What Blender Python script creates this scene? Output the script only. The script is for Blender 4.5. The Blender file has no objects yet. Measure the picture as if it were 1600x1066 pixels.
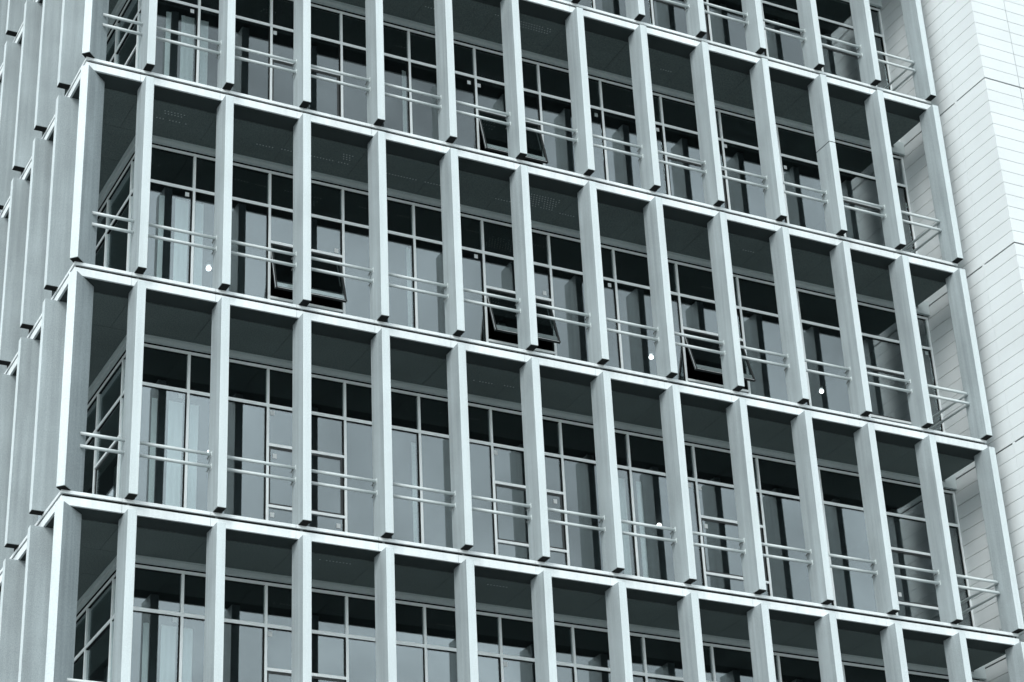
import bpy, bmesh, math, random
from mathutils import Matrix, Vector
random.seed(7)

# ------------------------------------------------------------------ scene
sc = bpy.context.scene
C = sc.collection
Z0 = 16.0            # height of the slab called level 0 above the ground
H = 4.1974           # storey height
BAY = 1.5            # fin spacing
YF = 0.21            # slab edge behind the fin fronts
YG = 1.90            # front of the window frames
XT = 19.90           # side wall of the panel-clad tower
LX = 0.095           # left facade: fin fronts
LY = -0.161          # left facade: origin of its fin rhythm
LEVELS = (-1, 0, 1, 2, 3)
NL = 6               # fins on the left facade, per storey

# ------------------------------------------------------------------ materials
def nodes(m):
    m.use_nodes = True
    return m.node_tree.nodes, m.node_tree.links, m.node_tree.nodes['Principled BSDF']

def mat(name, col, rough=0.6, grain=0.0, gscale=60.0, stain=0.0, metal=0.0, bump=0.0, streak=0.0, spec=0.5, island=0.0):
    m = bpy.data.materials.new(name)
    N, L, B = nodes(m)
    B.inputs['Base Color'].default_value = (*col, 1)
    B.inputs['Roughness'].default_value = rough
    B.inputs['Metallic'].default_value = metal
    B.inputs['Specular IOR Level'].default_value = spec
    tc = N.new('ShaderNodeTexCoord')
    geo = N.new('ShaderNodeNewGeometry')
    last = None
    def layer(tex_out, amt, lo, hi):
        nonlocal last
        mr = N.new('ShaderNodeMapRange')
        mr.inputs['From Min'].default_value = lo
        mr.inputs['From Max'].default_value = hi
        mr.inputs['To Min'].default_value = 1 - amt
        mr.inputs['To Max'].default_value = 1 + amt
        L.new(tex_out, mr.inputs['Value'])
        if last is None:
            last = mr.outputs[0]
        else:
            mu = N.new('ShaderNodeMath'); mu.operation = 'MULTIPLY'
            L.new(last, mu.inputs[0]); L.new(mr.outputs[0], mu.inputs[1])
            last = mu.outputs[0]
    if grain:
        n = N.new('ShaderNodeTexNoise')
        n.inputs['Scale'].default_value = gscale
        n.inputs['Detail'].default_value = 3
        n.inputs['Roughness'].default_value = 0.7
        L.new(geo.outputs['Position'], n.inputs['Vector'])
        layer(n.outputs['Fac'], grain, 0.3, 0.7)
        if bump:
            b = N.new('ShaderNodeBump')
            b.inputs['Strength'].default_value = bump
            b.inputs['Distance'].default_value = 0.004
            L.new(n.outputs['Fac'], b.inputs['Height'])
            L.new(b.outputs['Normal'], B.inputs['Normal'])
    if stain:
        n = N.new('ShaderNodeTexNoise')
        n.inputs['Scale'].default_value = 1.1
        n.inputs['Detail'].default_value = 5
        L.new(geo.outputs['Position'], n.inputs['Vector'])
        layer(n.outputs['Fac'], stain, 0.3, 0.7)
    if streak:
        mp = N.new('ShaderNodeMapping')
        mp.inputs['Scale'].default_value = (9, 9, 0.35)
        L.new(geo.outputs['Position'], mp.inputs['Vector'])
        n = N.new('ShaderNodeTexNoise')
        n.inputs['Scale'].default_value = 1.0
        n.inputs['Detail'].default_value = 4
        L.new(mp.outputs[0], n.inputs['Vector'])
        layer(n.outputs['Fac'], streak, 0.3, 0.7)
    if island:
        # every panel left the works a slightly different shade
        oi = N.new('ShaderNodeObjectInfo')
        ad = N.new('ShaderNodeMath'); ad.operation = 'ADD'
        L.new(oi.outputs['Random'], ad.inputs[0]); L.new(geo.outputs['Random Per Island'], ad.inputs[1])
        layer(ad.outputs[0], island, 0.0, 2.0)
    if last is not None:
        mx = N.new('ShaderNodeVectorMath'); mx.operation = 'SCALE'
        mx.inputs[0].default_value = col
        L.new(last, mx.inputs['Scale'])
        L.new(mx.outputs[0], B.inputs['Base Color'])
    return m

M = {
    'fin':    mat('fin_coated_panel', (0.325, 0.370, 0.382), 0.75, grain=0.26, gscale=70, stain=0.09, streak=0.13, bump=0.3, spec=0.3, island=0.04),
    'fin_edge': mat('fin_front_lit_tone', (0.55, 0.61, 0.62), 0.65, grain=0.12, gscale=48, stain=0.04, streak=0.05, bump=0.15, spec=0.3),  # fin fronts coloured lighter, standing in for the light they catch
    'fascia': mat('slab_edge_white', (0.69, 0.735, 0.74), 0.55, grain=0.05, gscale=45, stain=0.11, streak=0.06, spec=0.3, island=0.04),
    'groove': mat('joint_dark', (0.012, 0.015, 0.015), 0.95, spec=0.1),
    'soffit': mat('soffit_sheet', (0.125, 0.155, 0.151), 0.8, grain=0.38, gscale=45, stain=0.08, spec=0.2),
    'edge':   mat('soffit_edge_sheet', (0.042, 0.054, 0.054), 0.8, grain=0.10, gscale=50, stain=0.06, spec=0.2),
    'pelmet': mat('pelmet_sheet', (0.48, 0.54, 0.54), 0.7, grain=0.08, stain=0.06),
    'floor':  mat('balcony_screed', (0.22, 0.24, 0.245), 0.9, grain=0.1, stain=0.15),
    'frame':  mat('window_frame_metal', (0.78, 0.82, 0.82), 0.35, grain=0.04, stain=0.05),
    'gasket_and_shade': mat('gasket_and_shade_black', (0.012, 0.014, 0.014), 0.8, spec=0.1),
    'sash':   mat('sash_dark_metal', (0.022, 0.026, 0.026), 0.45),
    'rail':   mat('rail_painted_tube', (0.60, 0.65, 0.65), 0.35, grain=0.05, stain=0.05),
    'panel':  mat('tower_white_panel', (0.68, 0.715, 0.718), 0.5, grain=0.02, gscale=30, stain=0.03, spec=0.3, island=0.03),
    'backing':mat('tower_joint_backing', (0.07, 0.08, 0.08), 0.95, spec=0.1),
    'seam':   mat('tower_seam_backing', (0.012, 0.014, 0.014), 0.95, spec=0.1),
    'paper':  mat('paper_white', (0.55, 0.58, 0.58), 0.8),
    'cloth':  mat('curtain_cloth', (0.90, 0.93, 0.93), 0.9, grain=0.05),
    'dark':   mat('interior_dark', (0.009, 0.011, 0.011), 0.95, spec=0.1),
    'dot':    mat('perforation_pale', (0.50, 0.55, 0.55), 0.8),
    'ground': mat('street_asphalt', (0.15, 0.155, 0.155), 0.9, grain=0.2, gscale=8, stain=0.2),
    'bracket':mat('bracket_grey', (0.20, 0.22, 0.22), 0.5),
}

def glass_mat():
    m = bpy.data.materials.new('window_glass')
    m.use_nodes = True
    N, L = m.node_tree.nodes, m.node_tree.links
    N.clear()
    out = N.new('ShaderNodeOutputMaterial')
    tr = N.new('ShaderNodeBsdfTransparent'); tr.inputs['Color'].default_value = (0.76, 0.80, 0.80, 1)
    gl = N.new('ShaderNodeBsdfGlossy'); gl.inputs['Roughness'].default_value = 0.012
    gl.inputs['Color'].default_value = (0.92, 1.0, 1.02, 1)
    lw = N.new('ShaderNodeLayerWeight'); lw.inputs['Blend'].default_value = 0.5
    pw = N.new('ShaderNodeMath'); pw.operation = 'POWER'; pw.inputs[1].default_value = 4
    ma = N.new('ShaderNodeMath'); ma.operation = 'MULTIPLY_ADD'
    ma.inputs[1].default_value = 0.8; ma.inputs[2].default_value = 0.16
    mx = N.new('ShaderNodeMixShader')
    L.new(lw.outputs['Facing'], pw.inputs[0]); L.new(pw.outputs[0], ma.inputs[0])
    L.new(ma.outputs[0], mx.inputs[0])
    L.new(tr.outputs[0], mx.inputs[1]); L.new(gl.outputs[0], mx.inputs[2])
    # faint waviness of real panes
    geo = N.new('ShaderNodeNewGeometry')
    n = N.new('ShaderNodeTexNoise'); n.inputs['Scale'].default_value = 0.9; n.inputs['Detail'].default_value = 1
    L.new(geo.outputs['Position'], n.inputs['Vector'])
    b = N.new('ShaderNodeBump'); b.inputs['Strength'].default_value = 0.006; b.inputs['Distance'].default_value = 0.05
    L.new(n.outputs['Fac'], b.inputs['Height']); L.new(b.outputs[0], gl.inputs['Normal'])
    L.new(mx.outputs[0], out.inputs[0])
    return m
M['glass'] = glass_mat()

def glow_mat():
    m = bpy.data.materials.new('lamp_glow')
    N, L, B = nodes(m)
    B.inputs['Base Color'].default_value = (0.9, 0.9, 0.9, 1)
    B.inputs['Emission Color'].default_value = (1, 1, 1, 1)
    B.inputs['Emission Strength'].default_value = 5.0
    return m
M['glow'] = glow_mat()

# ------------------------------------------------------------------ mesh helpers
class MB:
    """Collects boxes, tubes and prisms into one mesh."""
    def __init__(self):
        self.bm = bmesh.new(); self.mats = []
    def mi(self, m):
        if m not in self.mats: self.mats.append(m)
        return self.mats.index(m)
    def box(self, x0, x1, y0, y1, z0, z1, m, bev=0.0):
        mi = self.mi(m)
        v = [self.bm.verts.new(p) for p in ((x0,y0,z0),(x1,y0,z0),(x1,y1,z0),(x0,y1,z0),(x0,y0,z1),(x1,y0,z1),(x1,y1,z1),(x0,y1,z1))]
        fs = [self.bm.faces.new([v[i] for i in q]) for q in ((3,2,1,0),(4,5,6,7),(0,1,5,4),(1,2,6,5),(2,3,7,6),(3,0,4,7))]
        for f in fs: f.material_index = mi
        if bev:
            es = list({e for f in fs for e in f.edges})
            r = bmesh.ops.bevel(self.bm, geom=es, offset=bev, segments=2, profile=0.5, affect='EDGES')
            for f in r['faces']: f.material_index = mi
        return v
    def prism(self, pts, z0, z1, m, bev=0.0):
        mi = self.mi(m)
        a = [self.bm.verts.new((x, y, z0)) for x, y in pts]
        b = [self.bm.verts.new((x, y, z1)) for x, y in pts]
        n = len(pts)
        fs = [self.bm.faces.new(a[::-1]), self.bm.faces.new(b)]
        for i in range(n): fs.append(self.bm.faces.new((a[i], a[(i+1)%n], b[(i+1)%n], b[i])))
        for f in fs: f.material_index = mi
        if bev:
            es = list({e for f in fs for e in f.edges})
            r = bmesh.ops.bevel(self.bm, geom=es, offset=bev, segments=2, profile=0.5, affect='EDGES')
            for f in r['faces']: f.material_index = mi
    def tube(self, pts, r, m, seg=12):
        mi = self.mi(m)
        P = [Vector(p) for p in pts]; rings = []
        for i, p in enumerate(P):
            if i == 0: d = (P[1]-p).normalized()
            elif i == len(P)-1: d = (p-P[i-1]).normalized()
            else: d = ((P[i+1]-p).normalized() + (p-P[i-1]).normalized()).normalized()
            up = Vector((0,0,1)) if abs(d.z) < 0.9 else Vector((0,1,0))
            a = d.cross(up).normalized(); b = d.cross(a).normalized()
            rings.append([self.bm.verts.new(p + r*(math.cos(t)*a + math.sin(t)*b)) for t in [2*math.pi*k/seg for k in range(seg)]])
        for A, B in zip(rings, rings[1:]):
            for k in range(seg):
                f = self.bm.faces.new((A[k], A[(k+1)%seg], B[(k+1)%seg], B[k])); f.material_index = mi; f.smooth = True
        for R_ in (rings[0][::-1], rings[-1]):
            f = self.bm.faces.new(R_); f.material_index = mi
    def disc(self, x, y, z, r, m, seg=8, h=0.004):
        pts = [(x + r*math.cos(2*math.pi*k/seg), y + r*math.sin(2*math.pi*k/seg)) for k in range(seg)]
        self.prism(pts, z-h, z, m)
    def mesh(self, name):
        bmesh.ops.recalc_face_normals(self.bm, faces=self.bm.faces[:])
        me = bpy.data.meshes.new(name); self.bm.to_mesh(me); self.bm.free()
        for m in self.mats: me.materials.append(M[m])
        return me

def obj(name, me, parent=None, loc=(0,0,0), rot=(0,0,0)):
    if isinstance(me, MB): me = me.mesh(name)
    o = bpy.data.objects.new(name, me); C.objects.link(o)
    o.location = loc; o.rotation_euler = rot
    if parent is not None: o.parent = parent
    return o

def copy_tree(o, parent):
    c = o.copy(); C.objects.link(c); c.parent = parent
    for ch in list(o.children): copy_tree(ch, c)
    return c

def thing(name, label, cat, loc=(0,0,0), group=None):
    o = bpy.data.objects.new(name, None); C.objects.link(o); o.location = loc
    o['label'] = label; o['category'] = cat
    if group: o['group'] = group
    o.empty_display_size = 0.3
    return o

def zl(k): return Z0 + k*H

# ------------------------------------------------------------------ ground
g = MB()
g.box(-900, 900, -900, 900, -0.5, 0.0, 'ground')
go = obj('ground', g); go['kind'] = 'structure'

# ------------------------------------------------------------------ the finned office building
bld = thing('office_building', 'grey office block with white slab edges, rows of upright fins and dark recessed windows', 'building')

# --- fins
FH = H - 0.268
m = MB(); m.box(-0.155, 0, 0, 0.5, 0.0, FH, 'fin', bev=0.008)
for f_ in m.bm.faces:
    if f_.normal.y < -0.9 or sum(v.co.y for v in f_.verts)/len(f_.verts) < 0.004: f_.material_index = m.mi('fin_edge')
m.box(-0.150, -0.005, 0.005, 0.495, -0.014, -0.001, 'gasket_and_shade')  # dark plate added to paint in the shade under the fin
m.box(-0.10, -0.055, 0.26, 0.30, -0.10, -0.015, 'bracket')
fin_me = m.mesh('fin')
def fin_seam(parent):
    s = MB()
    s.box(-0.158, 0.003, -0.003, 0.503, 2.180, 2.196, 'groove')
    return obj('joint', s, parent)
for k in LEVELS:
    for i in range(1, 14):
        o = obj('fin', fin_me, bld, (BAY*i, 0, zl(k)))
        if (k, i) in ((2, 1), (2, 11)): fin_seam(o)
    # corner fin set at 45 degrees
    o = obj('fin', fin_me, bld, (0.26 + 0.0775*0.7071, 0.12 - 0.0775*0.7071, zl(k)), (0, 0, -math.pi/4))
    o.scale = (1, 1.2, 1)
    o['label'] = 'fin set diagonally at the building corner'
    for j in range(1, NL+1):
        obj('fin', fin_me, bld, (LX, LY + BAY*j - 0.155, zl(k)), (0, 0, -math.pi/2))

# --- slabs: fascia, soffit, pelmet, vents
LEN_L = LY + BAY*NL + 0.9      # end of the left facade
def left_seg(j0, j1): return LY + BAY*j0, LY + BAY*j1

slab_zs = {}
for k in (-1, 0, 1, 2, 3, 4):
    z = zl(k)
    s = MB()
    # structural plate of the balcony and of the rooms behind
    s.box(0.40, 19.47, 0.30, 0.66, -0.262, -0.03, 'floor')
    s.box(0.40, 19.47, 0.66, 1.86, -0.25, -0.032, 'floor')
    s.box(0.40, 0.75, 0.66, LEN_L, -0.262, -0.03, 'floor')
    s.box(0.75, 1.88, 1.86, LEN_L, -0.25, -0.032, 'floor')
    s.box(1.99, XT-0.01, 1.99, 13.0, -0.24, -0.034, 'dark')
    slab = obj('floor_slab', s, bld, (0, 0, z))
    # edge soffit and inner soffit
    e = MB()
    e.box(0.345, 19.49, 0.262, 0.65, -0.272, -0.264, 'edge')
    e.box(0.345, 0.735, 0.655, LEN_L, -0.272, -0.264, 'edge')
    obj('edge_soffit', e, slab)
    p = MB()
    for i in range(0, 13):
        x0 = BAY*i - 0.0775 if i else 0.74; x1 = BAY*(i+1) - 0.0775 if i < 12 else 19.49
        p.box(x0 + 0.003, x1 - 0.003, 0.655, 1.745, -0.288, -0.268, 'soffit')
    for j in range(1, NL):
        y0, y1 = left_seg(j, j+1)
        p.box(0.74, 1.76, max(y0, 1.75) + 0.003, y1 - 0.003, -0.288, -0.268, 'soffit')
    obj('soffit_panel', p, slab)
    q = MB()
    x = 1.80
    q.box(1.762, 19.49, 1.748, 1.80, -0.300, -0.266, 'pelmet')
    for i in range(1, 14):
        x1 = min(BAY*i + 0.55, 19.60)
        q.box(x + 0.002, x1 - 0.002, 1.80, 1.865, -0.378, -0.262, 'pelmet'); x = x1
    q.box(19.60, XT - 0.004, 1.80, 1.865, -0.378, -0.05, 'pelmet')
    y = 1.865
    q.box(1.762, 1.81, 1.80, LEN_L, -0.300, -0.266, 'pelmet')
    q.box(1.81, 1.872, 1.866, LEN_L, -0.378, -0.262, 'pelmet')
    obj('pelmet', q, slab)
    # fascia: upper strip, dark groove, lower strip, in lengths of one bay
    f = MB()
    f.box(0.345, 19.48, 0.262, 0.29, -0.255, -0.02, 'groove')
    f.box(0.357, 0.385, 0.29, LEN_L, -0.255, -0.02, 'groove')
    def corner(x, z0, z1, first):
        # mitred corner piece reaching to the first joints on both sides
        f.prism([(0.305, 0.21), (x, 0.21), (x, 0.25), (0.345, 0.25), (0.345, first), (0.305, first)], z0, z1, 'fascia', bev=0.004)
    for z0, z1 in ((-0.070, -0.010), (-0.266, -0.120)):
        corner(BAY - 0.195, z0, z1, LY + BAY - 0.195)
        for i in range(1, 13):
            f.box(BAY*i - 0.19, BAY*(i+1) - 0.195 if i < 12 else 19.50, 0.21, 0.25, z0, z1, 'fascia', bev=0.004)
        for j in range(1, NL+1):
            y0, y1 = left_seg(j, j+1)
            f.box(0.305, 0.345, y0 - 0.19, y1 - 0.195 if j < NL else LEN_L, z0, z1, 'fascia', bev=0.004)
    obj('fascia', f, slab)
    slab_zs[k] = slab

# perforated vent rows in the soffit: (level, x0, x1, y, rows)
VENTS = [(2, 5.02, 5.78, 1.26, 1), (2, 5.56, 5.76, 0.97, 3), (2, 6.58, 7.22, 1.265, 1), (2, 7.40, 7.72, 1.265, 1), (2, 8.94, 9.27, 1.28, 1),
         (2, 9.52, 10.18, 0.86, 6), (2, 10.38, 10.72, 1.285, 1), (3, 9.52, 10.24, 0.88, 3), (3, 8.93, 9.05, 0.88, 1), (3, 4.5, 4.84, 1.2, 2), (3, 13.05, 13.3, 1.2, 1),
         (1, 8.25, 8.63, 1.20, 1), (1, 8.82, 9.12, 1.18, 1), (0, 5.0, 5.57, 0.86, 1), (0, 8.2, 8.62, 0.89, 1), (2, 1.93, 2.62, 1.16, 1),
         (2, 3.93, 4.3, 1.28, 1), (2, 4.42, 4.68, 1.26, 1), (2, 2.0, 2.4, 0.9, 2), (3, 7.5, 7.8, 1.2, 1), (2, 14.6, 14.9, 1.1, 1)]
for k, x0, x1, y, rows in VENTS:
    v = MB()
    v.box(x0 - 0.04, x1 + 0.04, y - 0.05, y + 0.075*(rows-1) + 0.05, -0.2885, -0.286, 'soffit')
    for r in range(rows):
        x = x0 + (0.03 if r % 2 else 0); rr = random.Random(int(x0*100) + r)
        while x < x1:
            if rr.random() < 0.9: v.disc(x, y + 0.075*r, -0.2885, 0.013, 'dot', h=0.003)
            x += 0.062
    obj('vent', v, slab_zs[k])

# --- windows
GY = 0.012      # glass behind the frame front
def bars(mb, x0, x1, zs, m='frame'):
    for z0, z1 in zs: mb.box(x0, x1, -0.003, 0.046, z0, z1, m)
HEAD = (H-0.447, H-0.393); TRANS = (2.985, 3.048); SB = (2.215, 2.268); BB = (1.03, 1.08); SILL = (-0.03, 0.05)
def pane_me(w, h):
    p = MB(); p.box(0, w, 0, 0.012, 0, h, 'glass'); return p.mesh('pane')
def make_window(parent, loc, w, rot=0.0, sash=None, first=False):
    """w: width between the left-hand neighbour's mullion and this window's own mullion (included)."""
    fr = MB()
    mw = 0.048
    fr.box(w - mw, w, -0.008, 0.045, -0.03, HEAD[1], 'frame', bev=0.004)       # mullion
    if first: fr.box(0, mw, -0.008, 0.045, -0.03, HEAD[1], 'frame', bev=0.004)
    a = mw if first else 0.0
    b = w - mw
    rows = [HEAD, TRANS, SILL] + ([SB, BB] if sash is not None else [])
    bars(fr, a, b, rows)
    # black gaskets around the lower lights
    fr.box(b - 0.024, b, 0.010, 0.046, SILL[1], TRANS[0], 'gasket_and_shade')
    fr.box(a, b - 0.024, 0.010, 0.046, TRANS[0] - 0.014, TRANS[0], 'gasket_and_shade')
    fr.box(a, b, 0.010, 0.046, HEAD[0] - 0.010, HEAD[0], 'gasket_and_shade')
    root = obj('window', fr, parent, loc, (0, 0, rot))
    obj('pane', pane_me(b - a, HEAD[0] - 0.012 - TRANS[1]), root, (a, 0.03, TRANS[1]))
    b2 = b - 0.026
    if sash is None:
        obj('pane', pane_me(b2 - a, TRANS[0] - 0.016 - SILL[1]), root, (a, 0.03, SILL[1]))
    else:
        obj('pane', pane_me(b2 - a, TRANS[0] - 0.016 - SB[1]), root, (a, 0.03, SB[1]))
        obj('pane', pane_me(b2 - a, BB[0] - SILL[1]), root, (a, 0.03, SILL[1]))
        # top-hung sash: dark frame, its own pane, hinged at the top bar
        sh = SB[0] - BB[1] - 0.006; sw = b2 - a - 0.006; t = 0.034
        s = MB()
        s.box(0, t, -0.012, 0.04, -sh, 0, 'sash'); s.box(sw - t, sw, -0.012, 0.04, -sh, 0, 'sash')
        s.box(t, sw - t, -0.012, 0.04, -t, 0, 'sash'); s.box(t, sw - t, -0.012, 0.04, -sh, -sh + t, 'sash')
        s.box(t, sw - t, 0.0, 0.012, -sh + t, -t, 'glass')
        if sash > 0:
            s.box(-0.004, 0.0, -0.010, 0.0, -sh, -0.02, 'frame')           # bright edge trim
            s.box(t, sw - t, -0.0165, -0.012, -sh + 0.004, -sh + 0.012, 'frame')
            for xx in (0.05, sw - 0.07):                                     # stay arms
                s.box(xx, xx + 0.018, 0.045, 0.06, -sh*0.62, -0.05, 'bracket')
            # pale strip added to stand in for sky reflected at the sash bottom
            s.box(t, sw - t, 0.012, 0.036, -sh + t, -sh + 0.16, 'rail')
        so = obj('sash', s, root, (a + 0.003, 0.03, SB[0] - 0.003), (-sash, 0, 0))
        if sash > 0: so['label'] = 'dark framed sash pushed open at the bottom'
    return root

R_ = math.radians
OPEN = {(1, 4): 15, (1, 7): 17, (1, 10): 18, (2, 7): 15}
wins = {}
cache = {}
for k in LEVELS:
    for j in range(2, 15):
        x0 = BAY*(j-1) - 0.041; x1 = BAY*j - 0.041
        first = False
        if j == 2: x0 = 1.86; first = True
        if j == 13: x1 = 19.459
        if j == 14: x0 = 19.459; x1 = XT - 0.004
        sash = None
        if j % 3 == 1: sash = R_(OPEN.get((k, j), 0))
        key = (round(x1 - x0, 3), sash, first)
        if key in cache:
            w = copy_tree(cache[key], bld); w.location = (x0, YG, zl(k))
        else:
            w = make_window(bld, (x0, YG, zl(k)), x1 - x0, 0, sash, first); cache[key] = w
        wins[(k, j)] = (w, x0)
# left facade windows, seen through the corner bay
LM = [1.975, 2.49, 3.97, 5.45, 6.93, 8.41]
lcache = {}
for k in LEVELS:
    for n in range(len(LM) - 1):
        y0, y1 = LM[n], LM[n+1]
        w_ = round(y1 - y0, 3)
        sash = 0.0 if n == 1 and k in (0, 2) else None
        key = (w_, sash)
        if key in lcache:
            w = copy_tree(lcache[key], bld); w.location = (1.90, y1, zl(k))
        else:
            # built mirrored so that its own mullion is at the low end
            w = make_window(bld, (1.90, y1, zl(k)), w_, -math.pi/2, sash, False); lcache[key] = w
# panes never sit perfectly in one plane
rp = random.Random(11)
for o in bpy.data.objects:
    if o.name.split('.')[0] == 'pane':
        o.rotation_euler = (rp.gauss(0, 0.0016), 0, rp.gauss(0, 0.0016))
# paper notices stuck to the panes: (level, window, x, z)
NOTES = [(2,2,2.80,2.90),(2,4,4.52,2.88),(2,6,8.79,2.86),(2,7,9.02,2.85),(2,8,11.79,2.85),(2,9,13.30,2.87),(2,11,15.02,2.89),(2,12,16.56,2.72),
         (1,2,2.81,2.90),(1,4,5.80,2.36),(1,6,8.78,2.90),(1,7,10.28,2.39),(1,8,11.80,2.90),(1,14,19.74,2.90),
         (0,2,2.80,2.90),(0,4,4.53,2.89),(0,4,4.58,2.04),(0,7,9.02,2.87),(0,7,10.24,2.06),(0,10,13.52,2.87),(0,9,13.28,2.89),
         (0,4,4.54,0.90),(0,4,5.80,0.88),(0,10,13.58,2.06),(0,13,18.10,1.25),(-1,2,2.82,2.92),(-1,4,4.52,2.88),(-1,7,9.02,2.88)]
for k, j, x, z in NOTES:
    w, x0 = wins[(k, j)]
    s = MB(); s.box(-0.038, 0.038, 0, 0.002, -0.044, 0.044, 'paper')
    obj('notice', s, w, (x - x0, 0.0265 if not (1.02 < z < 2.2) else 0.026, z))

# --- railings: two tubes per bay, returned onto the fin
rl = MB()
xs0, xs1 = 0.0, BAY - 0.155
for z in (1.095, 0.868):
    rl.tube([(xs0 - 0.005, 0.36, z), (xs1 + 0.004, 0.36, z)], 0.030, 'rail')
    rl.tube([(xs1 - 0.03, 0.385, z - 0.02), (xs1 - 0.03, 0.47, z - 0.045)], 0.012, 'bracket', 8)
    rl.box(xs1 - 0.004, xs1 + 0.001, 0.315, 0.405, z - 0.045, z + 0.045, 'rail')
rail_me = rl.mesh('railing')
rc = MB()
for z in (1.095, 0.868):
    rc.tube([(0.60, 0.36, z), (1.345 + 0.004, 0.36, z)], 0.030, 'rail')
    rc.tube([(0.63, 0.385, z - 0.02), (0.66, 0.47, z - 0.045)], 0.012, 'bracket', 8)
rail_corner = rc.mesh('railing')
re_ = MB()
for z in (1.095, 0.868):
    re_.tube([(18.0, 0.36, z), (19.27, 0.36, z), (19.315, 0.375, z), (19.325, 0.42, z), (19.325, 1.895, z)], 0.030, 'rail')
rail_end = re_.mesh('railing')
for k in LEVELS:
    obj('railing', rail_corner, bld, (0, 0, zl(k)))
    for i in range(1, 12):
        obj('railing', rail_me, bld, (BAY*i, 0, zl(k)))
    o = obj('railing', rail_end, bld, (0, 0, zl(k)))
    o['label'] = 'railing returned along the tower wall to the glass'

# --- core walls, podium (below and behind what the photo shows)
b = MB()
b.box(XT - 0.06, XT - 0.02, 2.0, 9.0, zl(-1), zl(4) - 0.3, 'dark')  # dark lining added to keep lamp glow off the tower wall
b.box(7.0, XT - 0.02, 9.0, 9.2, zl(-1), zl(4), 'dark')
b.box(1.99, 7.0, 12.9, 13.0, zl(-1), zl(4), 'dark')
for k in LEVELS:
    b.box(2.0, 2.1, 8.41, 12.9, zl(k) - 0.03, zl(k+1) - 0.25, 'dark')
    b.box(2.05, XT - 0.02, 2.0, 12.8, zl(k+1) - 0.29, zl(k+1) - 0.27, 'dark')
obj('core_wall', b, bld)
b = MB()
b.box(0.5, 19.4, 0.5, LEN_L, 0.0, zl(-1) - 0.42, 'floor')
obj('podium', b, bld)
b = MB()
b.box(0.5, 19.4, 0.5, LEN_L, zl(4) + 0.02, zl(4) + 4.0, 'floor')
obj('roof_storey', b, bld)

# ------------------------------------------------------------------ panel-clad tower
tw = thing('clad_tower', 'white tower clad in thin horizontal panels, rising past the end of the finned block', 'building', (XT, -1.18, 0))
core = MB()
TX, TY = 12.0, 16.0
ROW = H/14
SEAM0 = Z0 - 0.148
b = MB()
b.box(0.035, TX, 0.035, TY, 0, SEAM0 + 5.2*H, 'backing')
obj('core_wall', b, tw)
c = MB(); sm = MB()
xs = [0.0, 0.976, 1.98, 2.98, 3.98, 4.98, 5.98, 6.98, 7.98, 8.98, 9.98, 10.98, TX]
ys = [0.0, 1.052, 3.16, 4.4, 5.8, 7.4, 9.0, 10.6, 12.2, 13.8, TY]
rnd = random.Random(3)
n0 = -int((SEAM0)/ROW) + 1
for n in range(n0, 14*5 + 2):
    zb = SEAM0 + n*ROW
    storey = (n % 14 == 0); storey_top = ((n+1) % 14 == 0)
    z0 = zb + (0.017 if storey else 0.0055)
    z1 = zb + ROW - (0.017 if storey_top else 0.0055)
    # corner piece, folded round the corner
    c.prism([(0, 0), (xs[1] - 0.010, 0), (xs[1] - 0.010, 0.03), (0.03, 0.03), (0.03, ys[1] - 0.003), (0, ys[1] - 0.003)], z0, z1, 'panel')
    for a, b_ in zip(xs[1:], xs[2:]):
        c.box(a + 0.010 if a == xs[1] else a + 0.003, b_ - 0.003, 0.0, 0.03, z0, z1, 'panel')
    for a, b_ in zip(ys[1:], ys[2:]):
        dx = rnd.uniform(0, 0.002)
        c.box(dx, 0.03, a + 0.003, b_ - 0.003, z0, z1, 'panel')
obj('cladding', c, tw)
for k in range(-3, 6):
    z = SEAM0 + k*H
    sm.box(0.031, 0.036, 0.05, TY - 0.1, z - 0.016, z + 0.016, 'seam')
    sm.box(0.05, TX - 0.1, 0.031, 0.036, z - 0.016, z + 0.016, 'seam')
    sm.box(0.001, 0.03, ys[1] - 0.035, ys[1] + 0.035, z - 0.0165, z + 0.0165, 'panel')
sm.box(xs[1] - 0.009, xs[1] + 0.009, 0.030, 0.034, 1.0, SEAM0 + 5*H, 'seam')
obj('seam', sm, tw)

# ------------------------------------------------------------------ things behind the glass
STOREY = {2: 'second storey from the top', 1: 'third storey from the top', 0: 'fourth storey from the top', -1: 'lowest storey in view'}
def lamp(x, k, label, drop=0.0):
    t = thing('ceiling_lamp', label, 'lamp', (x, 5.8, zl(k+1) - 0.29 + drop), 'lit ceiling lamps behind the glass')
    s = MB(); s.tube([(0, 0, -0.06), (0, 0, 0)], 0.05, 'bracket', 12); obj('lamp_base', s, t)
    bm = bmesh.new(); bmesh.ops.create_uvsphere(bm, u_segments=20, v_segments=12, radius=0.052)
    for f in bm.faces: f.smooth = True
    me = bpy.data.meshes.new('globe'); bm.to_mesh(me); bm.free(); me.materials.append(M['glow'])
    obj('globe', me, t, (0, 0, -0.13))
lamp(4.60, 1, 'small lit round lamp near the corner window of the third storey from the top')
lamp(15.10, 1, 'small lit round lamp in mid facade, two bays past the large open sash')
lamp(19.72, 1, 'small lit round lamp close to the tower end of the third storey from the top')
lamp(14.94, 0, 'lit round lamp in mid facade, fourth storey from the top, just over a rail', 0.06)
lamp(4.72, 0, 'lit round lamp near the corner, fourth storey from the top, half behind a fin', 0.06)

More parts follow.
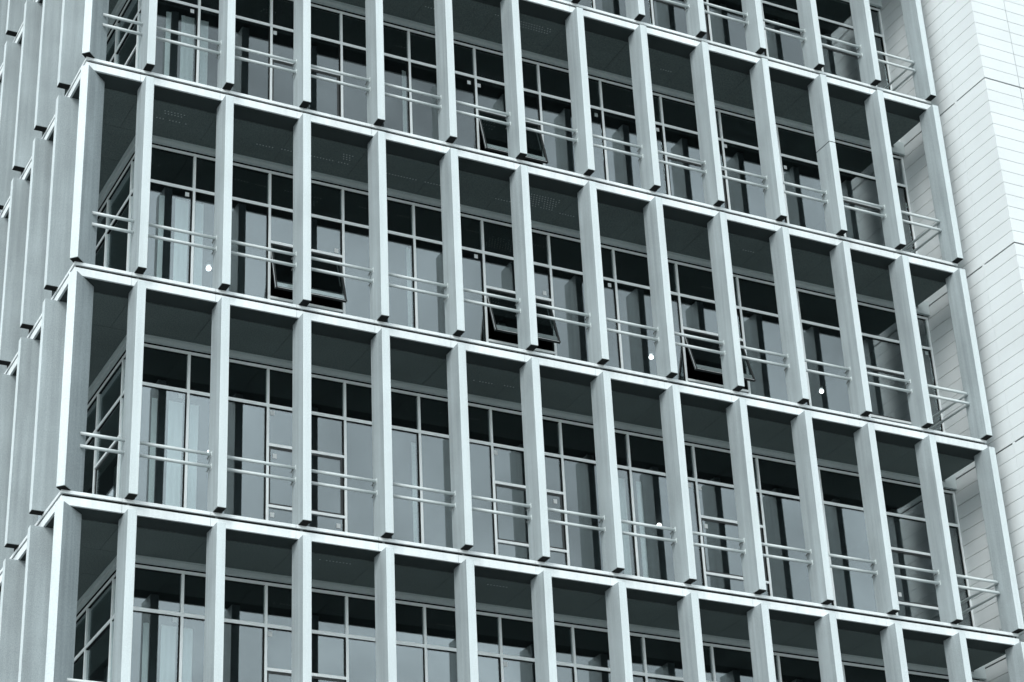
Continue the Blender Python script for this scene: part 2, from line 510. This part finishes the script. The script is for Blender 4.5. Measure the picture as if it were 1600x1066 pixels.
def curtain(x0, x1, k, label, z1=2.86):
    """A hanging cloth with shallow folds and a hem."""
    bm = bmesh.new()
    n = max(8, int((x1-x0)/0.012)); th = 0.006
    rows = [0.02, 0.8, 1.6, z1]
    fr, bk = [], []
    for z in rows:
        a, b = [], []
        for i in range(n+1):
            x = x0 + (x1-x0)*i/n
            y = 0.004*math.sin(x*62.0 + 0.3*z) + 0.003*math.sin(x*23)
            a.append(bm.verts.new((x, y, z))); b.append(bm.verts.new((x, y + th, z)))
        fr.append(a); bk.append(b)
    for r in range(len(rows)-1):
        for i in range(n):
            f = bm.faces.new((fr[r][i], fr[r][i+1], fr[r+1][i+1], fr[r+1][i])); f.smooth = True
            f = bm.faces.new((bk[r][i+1], bk[r][i], bk[r+1][i], bk[r+1][i+1])); f.smooth = True
        for s, i in ((0, 0), (1, n)):
            q = (fr[r][i], fr[r+1][i], bk[r+1][i], bk[r][i])
            bm.faces.new(q if s == 0 else q[::-1])
    for i in range(n):
        bm.faces.new((fr[0][i+1], fr[0][i], bk[0][i], bk[0][i+1]))
        bm.faces.new((fr[-1][i], fr[-1][i+1], bk[-1][i+1], bk[-1][i]))
    me = bpy.data.meshes.new('curtain'); bm.to_mesh(me); bm.free(); me.materials.append(M['cloth'])
    o = obj('curtain', me, None, (0, 2.08, zl(k)))
    o['label'] = label; o['category'] = 'curtain'; o['group'] = 'pale curtains behind the windows'
for k in (2, 1, 0, -1):
    curtain(2.64, 2.90, k, 'broad pale curtain behind the window nearest the corner, ' + STOREY[k])
    curtain(3.03, 3.19, k, 'narrow pale curtain just past the first mullion, ' + STOREY[k])
    curtain(2.33, 2.43, k, 'slim pale curtain right behind the first fin from the corner, ' + STOREY[k])
for k in (2, 1, 0):
    curtain(7.34, 7.43, k, 'slim pale curtain alone in the fourth bay from the corner, ' + STOREY[k])
curtain(11.73, 11.90, 0, 'pale curtain beside a mullion under the seventh bay, fourth storey from the top')
curtain(12.15, 12.27, 0, 'slim pale curtain left of the lit lamp in mid facade, fourth storey from the top')

# ------------------------------------------------------------------ light
w = bpy.data.worlds.new('World'); sc.world = w; w.use_nodes = True
N, L = w.node_tree.nodes, w.node_tree.links
bg = N['Background']
sky = N.new('ShaderNodeTexSky'); sky.sky_type = 'NISHITA'; sky.sun_disc = False
SUN_AZ, SUN_EL = R_(226), R_(35)      # azimuth measured clockwise from +Y
sky.sun_elevation = SUN_EL; sky.sun_rotation = SUN_AZ
sky.air_density = 1.0; sky.dust_density = 0.5; sky.ozone_density = 1.0
hs = N.new('ShaderNodeHueSaturation'); hs.inputs['Saturation'].default_value = 0.12          # thin overcast: the sky is nearly colourless
cool = N.new('ShaderNodeVectorMath'); cool.operation = 'MULTIPLY'; cool.inputs[1].default_value = (0.92, 1.0, 1.015)
L.new(sky.outputs[0], hs.inputs['Color']); L.new(hs.outputs[0], cool.inputs[0]); 
# soft cloud structure of the overcast, seen only as reflections in the panes
ct = N.new('ShaderNodeTexCoord')
cn = N.new('ShaderNodeTexNoise'); cn.inputs['Scale'].default_value = 7.0; cn.inputs['Detail'].default_value = 5; cn.inputs['Roughness'].default_value = 0.5
cn.inputs['Distortion'].default_value = 0.6
cr = N.new('ShaderNodeMapRange')
cr.inputs['From Min'].default_value = 0.3; cr.inputs['From Max'].default_value = 0.7
cr.inputs['To Min'].default_value = 0.55; cr.inputs['To Max'].default_value = 1.5
cl = N.new('ShaderNodeVectorMath'); cl.operation = 'SCALE'
L.new(ct.outputs['Generated'], cn.inputs['Vector']); L.new(cn.outputs['Fac'], cr.inputs['Value'])
L.new(cool.outputs[0], cl.inputs[0]); L.new(cr.outputs[0], cl.inputs['Scale']); L.new(cl.outputs[0], bg.inputs['Color'])
bg.inputs['Strength'].default_value = 0.15
sd = bpy.data.lights.new('sun', 'SUN'); sd.energy = 0.9; sd.angle = R_(25); sd.color = (1.0, 0.985, 0.96)
so = bpy.data.objects.new('sun', sd); C.objects.link(so)
d = Vector((math.sin(SUN_AZ)*math.cos(SUN_EL), math.cos(SUN_AZ)*math.cos(SUN_EL), math.sin(SUN_EL)))
so.rotation_euler = d.to_track_quat('Z', 'Y').to_euler(); so.location = d*80

# ------------------------------------------------------------------ camera
RC = [[0.8913673614031474, -0.45104643607412365, -0.04495930971469875],
      [0.17647637423519058, 0.43668553117354714, -0.8821348174743348],
      [0.4175168456026555, 0.7783719286873779, 0.4688462693351626]]
cd = bpy.data.cameras.new('camera'); co = bpy.data.objects.new('camera', cd); C.objects.link(co)
cd.sensor_fit = 'HORIZONTAL'; cd.sensor_width = 36.0; cd.lens = 3362.129/1600*36
cd.clip_end = 3000; cd.clip_start = 0.1
X, Y, Z = Vector(RC[0]), -Vector(RC[1]), -Vector(RC[2])
mw = Matrix((X, Y, Z)).transposed().to_4x4()
mw.translation = Vector((-8.01492, -30.70202, -14.30706 + Z0))
co.matrix_world = mw
sc.camera = co

sc.view_settings.view_transform = 'Standard'; sc.view_settings.look = 'None'
sc.view_settings.exposure = 1.0; sc.view_settings.gamma = 1.0
sc.cycles.max_bounces = 10; sc.cycles.transparent_max_bounces = 16; sc.cycles.glossy_bounces = 5
